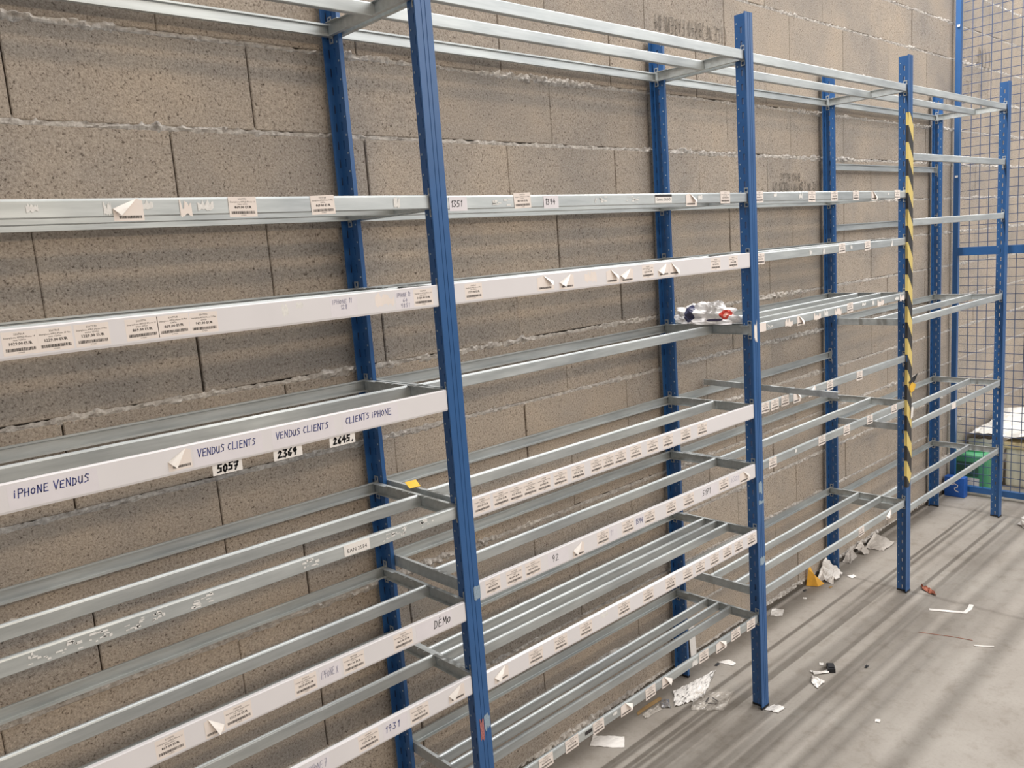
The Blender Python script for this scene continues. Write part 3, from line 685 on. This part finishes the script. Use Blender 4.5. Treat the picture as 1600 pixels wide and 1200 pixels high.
# ------------------------------------------------------------------ loose things
def sheet(name, corners, nu, nv, amp, freq, seed, mat, label, cat, base=0.002, thick_=0.0006, curl=0.0, group=None):
    """crumpled sheet over four corners (x, y, z)"""
    c0, c1, c2, c3 = [Vector(q if len(q) == 3 else (*q, 0)) for q in corners]; org = (c0 + c1 + c2 + c3) / 4; org.z = min(q.z for q in (c0, c1, c2, c3))
    vv = []
    for j in range(nv + 1):
        for i in range(nu + 1):
            u, w = i / nu, j / nv; p = (c0 * (1 - u) + c1 * u) * (1 - w) + (c3 * (1 - u) + c2 * u) * w
            q = Vector((u * freq + seed * 3.1, w * freq, seed))
            hgt = abs(noise.noise(q)) + 0.5 * abs(noise.noise(q * 2.3)) + 0.25 * abs(noise.noise(q * 5.1))
            p = p + Vector((0.4 * amp * noise.noise(q + Vector((9, 0, 0))), 0.4 * amp * noise.noise(q + Vector((0, 7, 0))), base + amp * hgt + curl * (2 * u - 1) ** 2))
            vv.append(p - org)
    ff = [[j * (nu + 1) + i, j * (nu + 1) + i + 1, (j + 1) * (nu + 1) + i + 1, (j + 1) * (nu + 1) + i] for j in range(nv) for i in range(nu)]
    me = make_mesh(name, vv, ff, mat)
    lo = min(v_.z for v_ in vv)
    o = obj(name, me, None, (org.x, org.y, org.z - lo + 0.0008))
    md = o.modifiers.new('t', 'SOLIDIFY'); md.thickness = thick_
    return tag(o, label, cat, group)

# crumpled carrier bag on the shelf without a front beam
def blob(name, loc, size, seed, amp, mat, nu=48, nv=28, rotz=0.0, flat=0.35):
    vv = []; ff = []
    for j in range(nv + 1):
        th = math.pi * j / nv
        for i in range(nu):
            ph = 2 * math.pi * i / nu; d = Vector((math.sin(th) * math.cos(ph), math.sin(th) * math.sin(ph), math.cos(th)))
            q = d * 1.7 + Vector((seed, seed * .3, 0)); k = 1 + amp * (abs(noise.noise(q)) * 1.6 - .4) + amp * .6 * (abs(noise.noise(q * 2.6)) - .25) + amp * .14 * noise.noise(q * 6)
            p = Vector((d.x * size[0], d.y * size[1], d.z * size[2])) * k
            if p.z < -size[2] * flat: p.z = -size[2] * flat + (p.z + size[2] * flat) * .08
            vv.append(p)
    for j in range(nv):
        for i in range(nu): ff.append([j * nu + i, (j + 1) * nu + i, (j + 1) * nu + (i + 1) % nu, j * nu + (i + 1) % nu])
    lo = min(p.z for p in vv); vv = [Vector((p.x, p.y, p.z - lo)) for p in vv]
    return obj(name, make_mesh(name, vv, ff, mat), None, loc, rotz)
o = blob('carrier_bag', (2.425, -0.212, 1.3885), (0.050, 0.118, 0.056), 3.3, 0.36, M['bag'], flat=0.3)
tag(o, 'crumpled white printed plastic bag lying on the bare shelf ties', 'bag')
# loose tie lying across a shelf of the third bay
o = obj('steel_bar', tie_me, None, (2.648, -0.574, 1.134))
o.rotation_euler = (0.004, 0, -math.atan2(0.042, 0.560)); o.scale = (1, 0.565 / TL, 0.7)
tag(o, 'loose notched steel bar lying slantwise over two beams of the third bay', 'metal bar')
# small yellow card on the ties of the near frame
mb = MB(); mb.add([(-0.016, -0.014, 0), (0.012, -0.022, 0.001), (0.022, 0.010, 0.010), (-0.006, 0.020, 0.008)], [[0, 1, 2, 3]])
o = obj('yellow_card', mb.mesh('yellow_card', M['yellow']), None, (1.148, -0.178, 1.1200)); md = o.modifiers.new('t', 'SOLIDIFY'); md.thickness = 0.0008
tag(o, 'small bent yellow card lying on the shelf ties beside the near post', 'card')

sheet('paper_sheet', [(1.851, -0.072), (1.919, -0.168), (1.968, -0.128), (1.903, -0.040)], 12, 8, 0.004, 2.2, 1, M['white'], 'blank white paper sheet lying flat on the floor under the lowest near shelf', 'paper')
sheet('bubble_bag', [(2.228, -0.150), (2.345, -0.196), (2.545, -0.118), (2.31, -0.086)], 30, 20, 0.012, 6.0, 2, M['bubble'], 'crumpled printed bubble film bag on the floor under the lowest shelf', 'bag')
sheet('clear_bag', [(2.250, -0.205), (2.325, -0.300), (2.45, -0.255), (2.36, -0.150)], 20, 16, 0.007, 3.0, 3, M['clear'], 'clear plastic bag with a recycling triangle on the floor beside the second post', 'bag')
tri = bpy.data.objects['clear_bag']
mb = MB()
for a in range(3):
    t0, t1 = math.radians(90 + 120 * a + 14), math.radians(90 + 120 * (a + 1) - 14)
    A = Vector((math.cos(t0), math.sin(t0))) * .024; B = Vector((math.cos(t1), math.sin(t1))) * .024; n_ = Vector((-(B - A).y, (B - A).x)).normalized() * .0026
    mb.add([(*(A + n_), 0), (*(A - n_), 0), (*(B - n_), 0), (*(B + n_), 0)], [[0, 1, 2, 3]])
o = obj('recycling_mark', mb.mesh('recycling_mark', M['ink']), tri, (-0.008, -0.008, 0.0105)); o.rotation_euler = (0, 0, -0.8); o['label'] = 'printed recycling triangle'
sheet('foil_packet', [(2.232, -0.082), (2.192, -0.117), (2.217, -0.141), (2.254, -0.104)], 8, 8, 0.010, 2, 4, M['silver'], 'small shiny silver packet on the floor beside the bubble film bag', 'packet')
sheet('cardboard_strip', [(2.115, -0.066), (2.10, -0.082), (2.245, -0.084), (2.250, -0.066)], 14, 3, 0.006, 2, 5, M['brown'], 'narrow brown cardboard strip lying under the lowest shelf', 'cardboard')
sheet('film_scrap', [(2.115, -0.09), (2.10, -0.115), (2.19, -0.125), (2.195, -0.10)], 10, 6, 0.012, 3, 6, M['clear'], 'small scrap of clear film beside the brown cardboard strip', 'film')
sheet('paper_scrap', [(2.604, -0.088), (2.615, -0.150), (2.640, -0.150), (2.648, -0.120)], 8, 6, 0.006, 2, 7, M['white'], 'torn white paper scrap on the floor beyond the bubble film bag', 'paper')
mb = MB(); mb.box((0, 0, 0), (0.042, 0.0006, 0.155)); o = obj('paper_strip', mb.mesh('paper_strip', M['white']), None, (2.528, -0.030, 0.002)); o.rotation_euler = (-0.05, 0.0, 0.05); o.location.y = -0.016
tag(o, 'tall white paper strip leaning on the wall beside the rear post', 'paper')
sheet('paper_tag', [(2.418, -0.404), (2.432, -0.452), (2.482, -0.452), (2.470, -0.412)], 8, 6, 0.010, 2, 8, M['white'], 'small white tag on the floor at the foot of the second front post', 'tag')
sheet('paper_scrap', [(3.164, -0.010), (3.095, -0.040), (3.125, -0.084), (3.188, -0.056)], 10, 6, 0.008, 2, 9, M['white'], 'white paper scrap on the floor by the wall between second and third posts', 'paper')
mb = MB(); mb.add([(0, 0, 0), (0.075, -0.03, 0.0), (0.072, -0.055, 0.0), (0.02, -0.05, 0.002), (0.0, -0.012, 0.085), (0.022, -0.008, 0.095), (0.028, -0.026, 0.055)], [[0, 3, 2, 1], [0, 4, 6, 3], [4, 5, 6], [3, 6, 2]])
o = obj('orange_card', mb.mesh('orange_card', M['orange']), None, (3.485, -0.008, 0.0015)); md = o.modifiers.new('t', 'SOLIDIFY'); md.thickness = 0.0012
tag(o, 'bent orange yellow card piece standing on the floor against the wall', 'card')
sheet('crumpled_paper', [(3.572, -0.018, 0.0), (3.575, -0.098, 0.0), (3.70, -0.088, 0.004), (3.655, -0.022, 0.085)], 16, 12, 0.030, 3.2, 10, M['white'], 'crumpled white paper at the foot of the third rear post beside the orange card', 'paper')
sheet('paper_oval', [(3.70, -0.108), (3.695, -0.136), (3.722, -0.146), (3.738, -0.122)], 8, 6, 0.006, 1.5, 11, M['white'], 'small white oval paper on the floor just beyond the third rear post', 'paper')
sheet('torn_paper', [(3.86, -0.012, 0.0), (3.86, -0.055, 0.0), (3.92, -0.060, 0.02), (3.93, -0.020, 0.06)], 10, 8, 0.018, 2, 12, M['greypaper'], 'grey crumpled paper by the wall right of the third rear post', 'paper')
sheet('torn_paper', [(4.00, -0.012, 0.03), (4.01, -0.060, 0.0), (4.06, -0.060, 0.0), (4.06, -0.014, 0.05)], 10, 8, 0.018, 2, 13, M['greypaper'], 'grey crumpled paper by the wall below the fourth bay', 'paper')
sheet('paper_sheet', [(4.10, -0.020, 0.0), (4.12, -0.110, 0.0), (4.25, -0.110, 0.004), (4.22, -0.020, 0.05)], 14, 8, 0.012, 2, 14, M['greypaper'], 'pale creased paper sheet on the floor by the wall in the last bay', 'paper')
# black cap with a strip of tape and a scrap of paper in the aisle
mb = MB(); mb.box((-0.022, -0.014, 0), (0.022, 0.014, 0.016)); mb.box((-0.017, -0.010, 0.016), (0.017, 0.010, 0.020))
o = obj('black_cap', mb.mesh('black_cap', M['black']), None, (2.825, -0.452, 0.0005), 0.6); tag(o, 'small black plastic cap on the aisle floor', 'cap')
sheet('tape_loop', [(2.762, -0.400), (2.752, -0.420), (2.795, -0.462), (2.810, -0.448)], 10, 4, 0.012, 1.5, 15, M['white'], 'white curl of tape beside the black plastic cap', 'tape')
sheet('paper_scrap', [(2.735, -0.420), (2.690, -0.440), (2.665, -0.478), (2.725, -0.478)], 8, 8, 0.014, 2.2, 16, M['white'], 'torn white paper scrap in front of the black plastic cap', 'paper')
# bent white strip
mb = MB(); P = [Vector(q) for q in ((3.567, -0.540), (3.600, -0.610), (3.625, -0.664), (3.672, -0.668), (3.722, -0.660))]
vv = []
for k, p in enumerate(P):
    d = (P[min(k + 1, 4)] - P[max(k - 1, 0)]).normalized(); n_ = Vector((-d.y, d.x)) * 0.009
    vv += [(*(p + n_ - P[2]), 0.001), (*(p - n_ - P[2]), 0.001), (*(p - n_ - P[2]), 0.003), (*(p + n_ - P[2]), 0.003)]
for k in range(4):
    b_ = 4 * k
    for q in range(4): mb.f.append([b_ + q, b_ + (q + 1) % 4, b_ + 4 + (q + 1) % 4, b_ + 4 + q]); mb.mi.append(0)
mb.v = vv
o = obj('bent_strip', mb.mesh('bent_strip', M['white']), None, (P[2].x, P[2].y, 0)); tag(o, 'bent white plastic strip lying on the aisle floor', 'strip')
def thread(name, pts, w, mat, label, cat):
    o_ = Vector(pts[0]); mb = MB()
    P_ = [Vector(p) - o_ for p in pts]; vv = []
    for k, p in enumerate(P_):
        d = (P_[min(k + 1, len(P_) - 1)] - P_[max(k - 1, 0)]).normalized(); n_ = Vector((-d.y, d.x, 0)) * w; u_ = Vector((0, 0, w))
        vv += [p + n_, p + u_, p - n_, p - u_]
    fs = [[4 * k + q, 4 * k + (q + 1) % 4, 4 * k + 4 + (q + 1) % 4, 4 * k + 4 + q] for k in range(len(P_) - 1) for q in range(4)]
    mb.add(vv, fs + [[0, 3, 2, 1], [len(vv) - 4, len(vv) - 3, len(vv) - 2, len(vv) - 1]])
    return tag(obj(name, mb.mesh(name, mat), None, o_), label, cat)
thread('red_string', [(3.331, -0.584, .0015), (3.35, -0.64, .0015), (3.372, -0.70, .0015), (3.389, -0.773, .0015)], 0.0011, M['red'], 'thin reddish cord lying straight on the aisle floor', 'cord')
thread('white_stick', [(3.348, -0.791, .002), (3.362, -0.82, .002), (3.384, -0.852, .002)], 0.003, M['white'], 'short white stick at the end of the red cord', 'stick')
sheet('red_scrap', [(3.80, -0.418), (3.752, -0.440), (3.722, -0.512), (3.765, -0.49)], 12, 8, 0.016, 4, 17, M['red'], 'crumpled reddish brown scrap beside the taped post', 'scrap')
for k, (x, y, l) in enumerate(((2.602, -0.727, 'tiny white paper crumb in the middle of the aisle floor'), (2.842, -0.404, 'tiny white paper crumb beside the black plastic cap'), (3.35, -0.07, 'tiny white paper crumb in front of the orange card'))):
    sheet('paper_crumb', [(x - .010, y + .004), (x - .004, y - .010), (x + .012, y - .006), (x + .006, y + .010)], 5, 5, 0.006, 2, 20 + k, M['white'], l, 'paper')
for k, (x, y, l) in enumerate(((2.93, -0.545, 'dark crumb on the aisle floor right of the black cap'), (3.43, -0.03, 'dark grit pieces by the wall under the orange card'), (3.535, -0.105, 'dark splinter on the floor in front of the crumpled white paper'), (2.585, -0.098, 'dark crumb beside the torn white scrap beyond the bubble film'))):
    sheet('dirt_crumb', [(x - .014, y + .003), (x - .010, y - .006), (x + .014, y - .005), (x + .012, y + .007)], 6, 4, 0.006, 3, 30 + k, M['black'] if k != 2 else M['brown'], l, 'debris')
o = blob('white_bag', (4.93, -0.600, 0.0005), (0.09, 0.085, 0.040), 5.1, 0.3, M['white'], 32, 18); tag(o, 'crumpled white bag on the floor in front of the mesh fence', 'bag')
# ------------------------------------------------------------------ things behind the fence
root = empty('green_canister', (5.47, -0.105, 0)); tag(root, 'green plastic canister with a white label behind the mesh fence', 'canister')
def rounded_box(sx, sy, sz, r, name, mat):
    me = bpy.data.meshes.new(name); import bmesh
    bm = bmesh.new(); bmesh.ops.create_cube(bm, size=1)
    for v_ in bm.verts: v_.co = Vector((v_.co.x * sx, v_.co.y * sy, (v_.co.z + .5) * sz))
    bmesh.ops.bevel(bm, geom=bm.edges[:], offset=r, segments=3, profile=0.6, affect='EDGES'); bm.to_mesh(me); bm.free(); me.materials.append(mat)
    me.polygons.foreach_set('use_smooth', [True] * len(me.polygons)); return me
obj('body', rounded_box(0.16, 0.205, 0.235, 0.022, 'canister_body', M['green']), root)
obj('handle', rounded_box(0.03, 0.12, 0.03, 0.010, 'canister_handle', M['green']), root, (0, 0, 0.225))
mb = MB(); mb.box((-0.0815, -0.055, 0.02), (-0.0803, 0.065, 0.085)); o = obj('paper_label', mb.mesh('paper_label', M['white']), root); o['label'] = 'white paper label'
mb = MB(); mb.box((-0.0815, -0.05, 0.095), (-0.0803, 0.075, 0.185)); o = obj('dark_label', mb.mesh('dark_label', M['greendark']), root); o['label'] = 'dark printed label'
root = empty('blue_box', (5.245, -0.085, 0)); tag(root, 'small bright blue box with a white scroll mark at the foot of the fence', 'box')
obj('body', rounded_box(0.055, 0.115, 0.125, 0.004, 'box_body', M['bluebox']), root, (0.0, 0.01, 0))
mb = MB()
pts = [(0.030, 0.075), (0.015, 0.085), (-0.005, 0.078), (-0.002, 0.062), (0.014, 0.058), (0.010, 0.042), (-0.010, 0.035)]
for (a, b_), (c_, d) in zip(pts, pts[1:]):
    dx, dz = c_ - a, d - b_; ln = math.hypot(dx, dz); nx_, nz_ = -dz / ln * .0025, dx / ln * .0025
    mb.add([(0, a + nx_, b_ + nz_), (0, a - nx_, b_ - nz_), (0, c_ - nx_, d - nz_), (0, c_ + nx_, d + nz_)], [[0, 1, 2, 3]])
o = obj('scroll_mark', mb.mesh('scroll_mark', M['white']), root, (-0.0285, -0.005, 0)); o['label'] = 'white scroll logo'
root = empty('storage_crate', (5.95, -0.70, 0)); tag(root, 'large cream plastic crate standing behind the mesh fence', 'crate')
obj('body', rounded_box(0.70, 0.92, 0.265, 0.02, 'crate_body', M['cream']), root)
obj('rim', rounded_box(0.72, 0.94, 0.045, 0.012, 'crate_rim', M['cream2']), root, (0, 0, 0.245))
sheet('plastic_sheet', [(5.585, -0.035, 0.315), (5.56, -1.20, 0.345), (6.32, -1.20, 0.40), (6.32, -0.05, 0.345)], 40, 24, 0.055, 5.0, 41, M['sheet'], 'white plastic sheet draped over the cream crate behind the fence', 'plastic sheet')
mb = MB(); vv = bpy.data.objects['plastic_sheet']
sheet('hanging_film', [(5.59, -0.03, 0.285), (5.59, -0.235, 0.295), (5.585, -0.235, 0.03), (5.585, -0.03, 0.0)], 12, 10, 0.015, 3.0, 42, M['greypaper'], 'grey green film hanging down behind the green canister', 'plastic sheet', base=0.0)
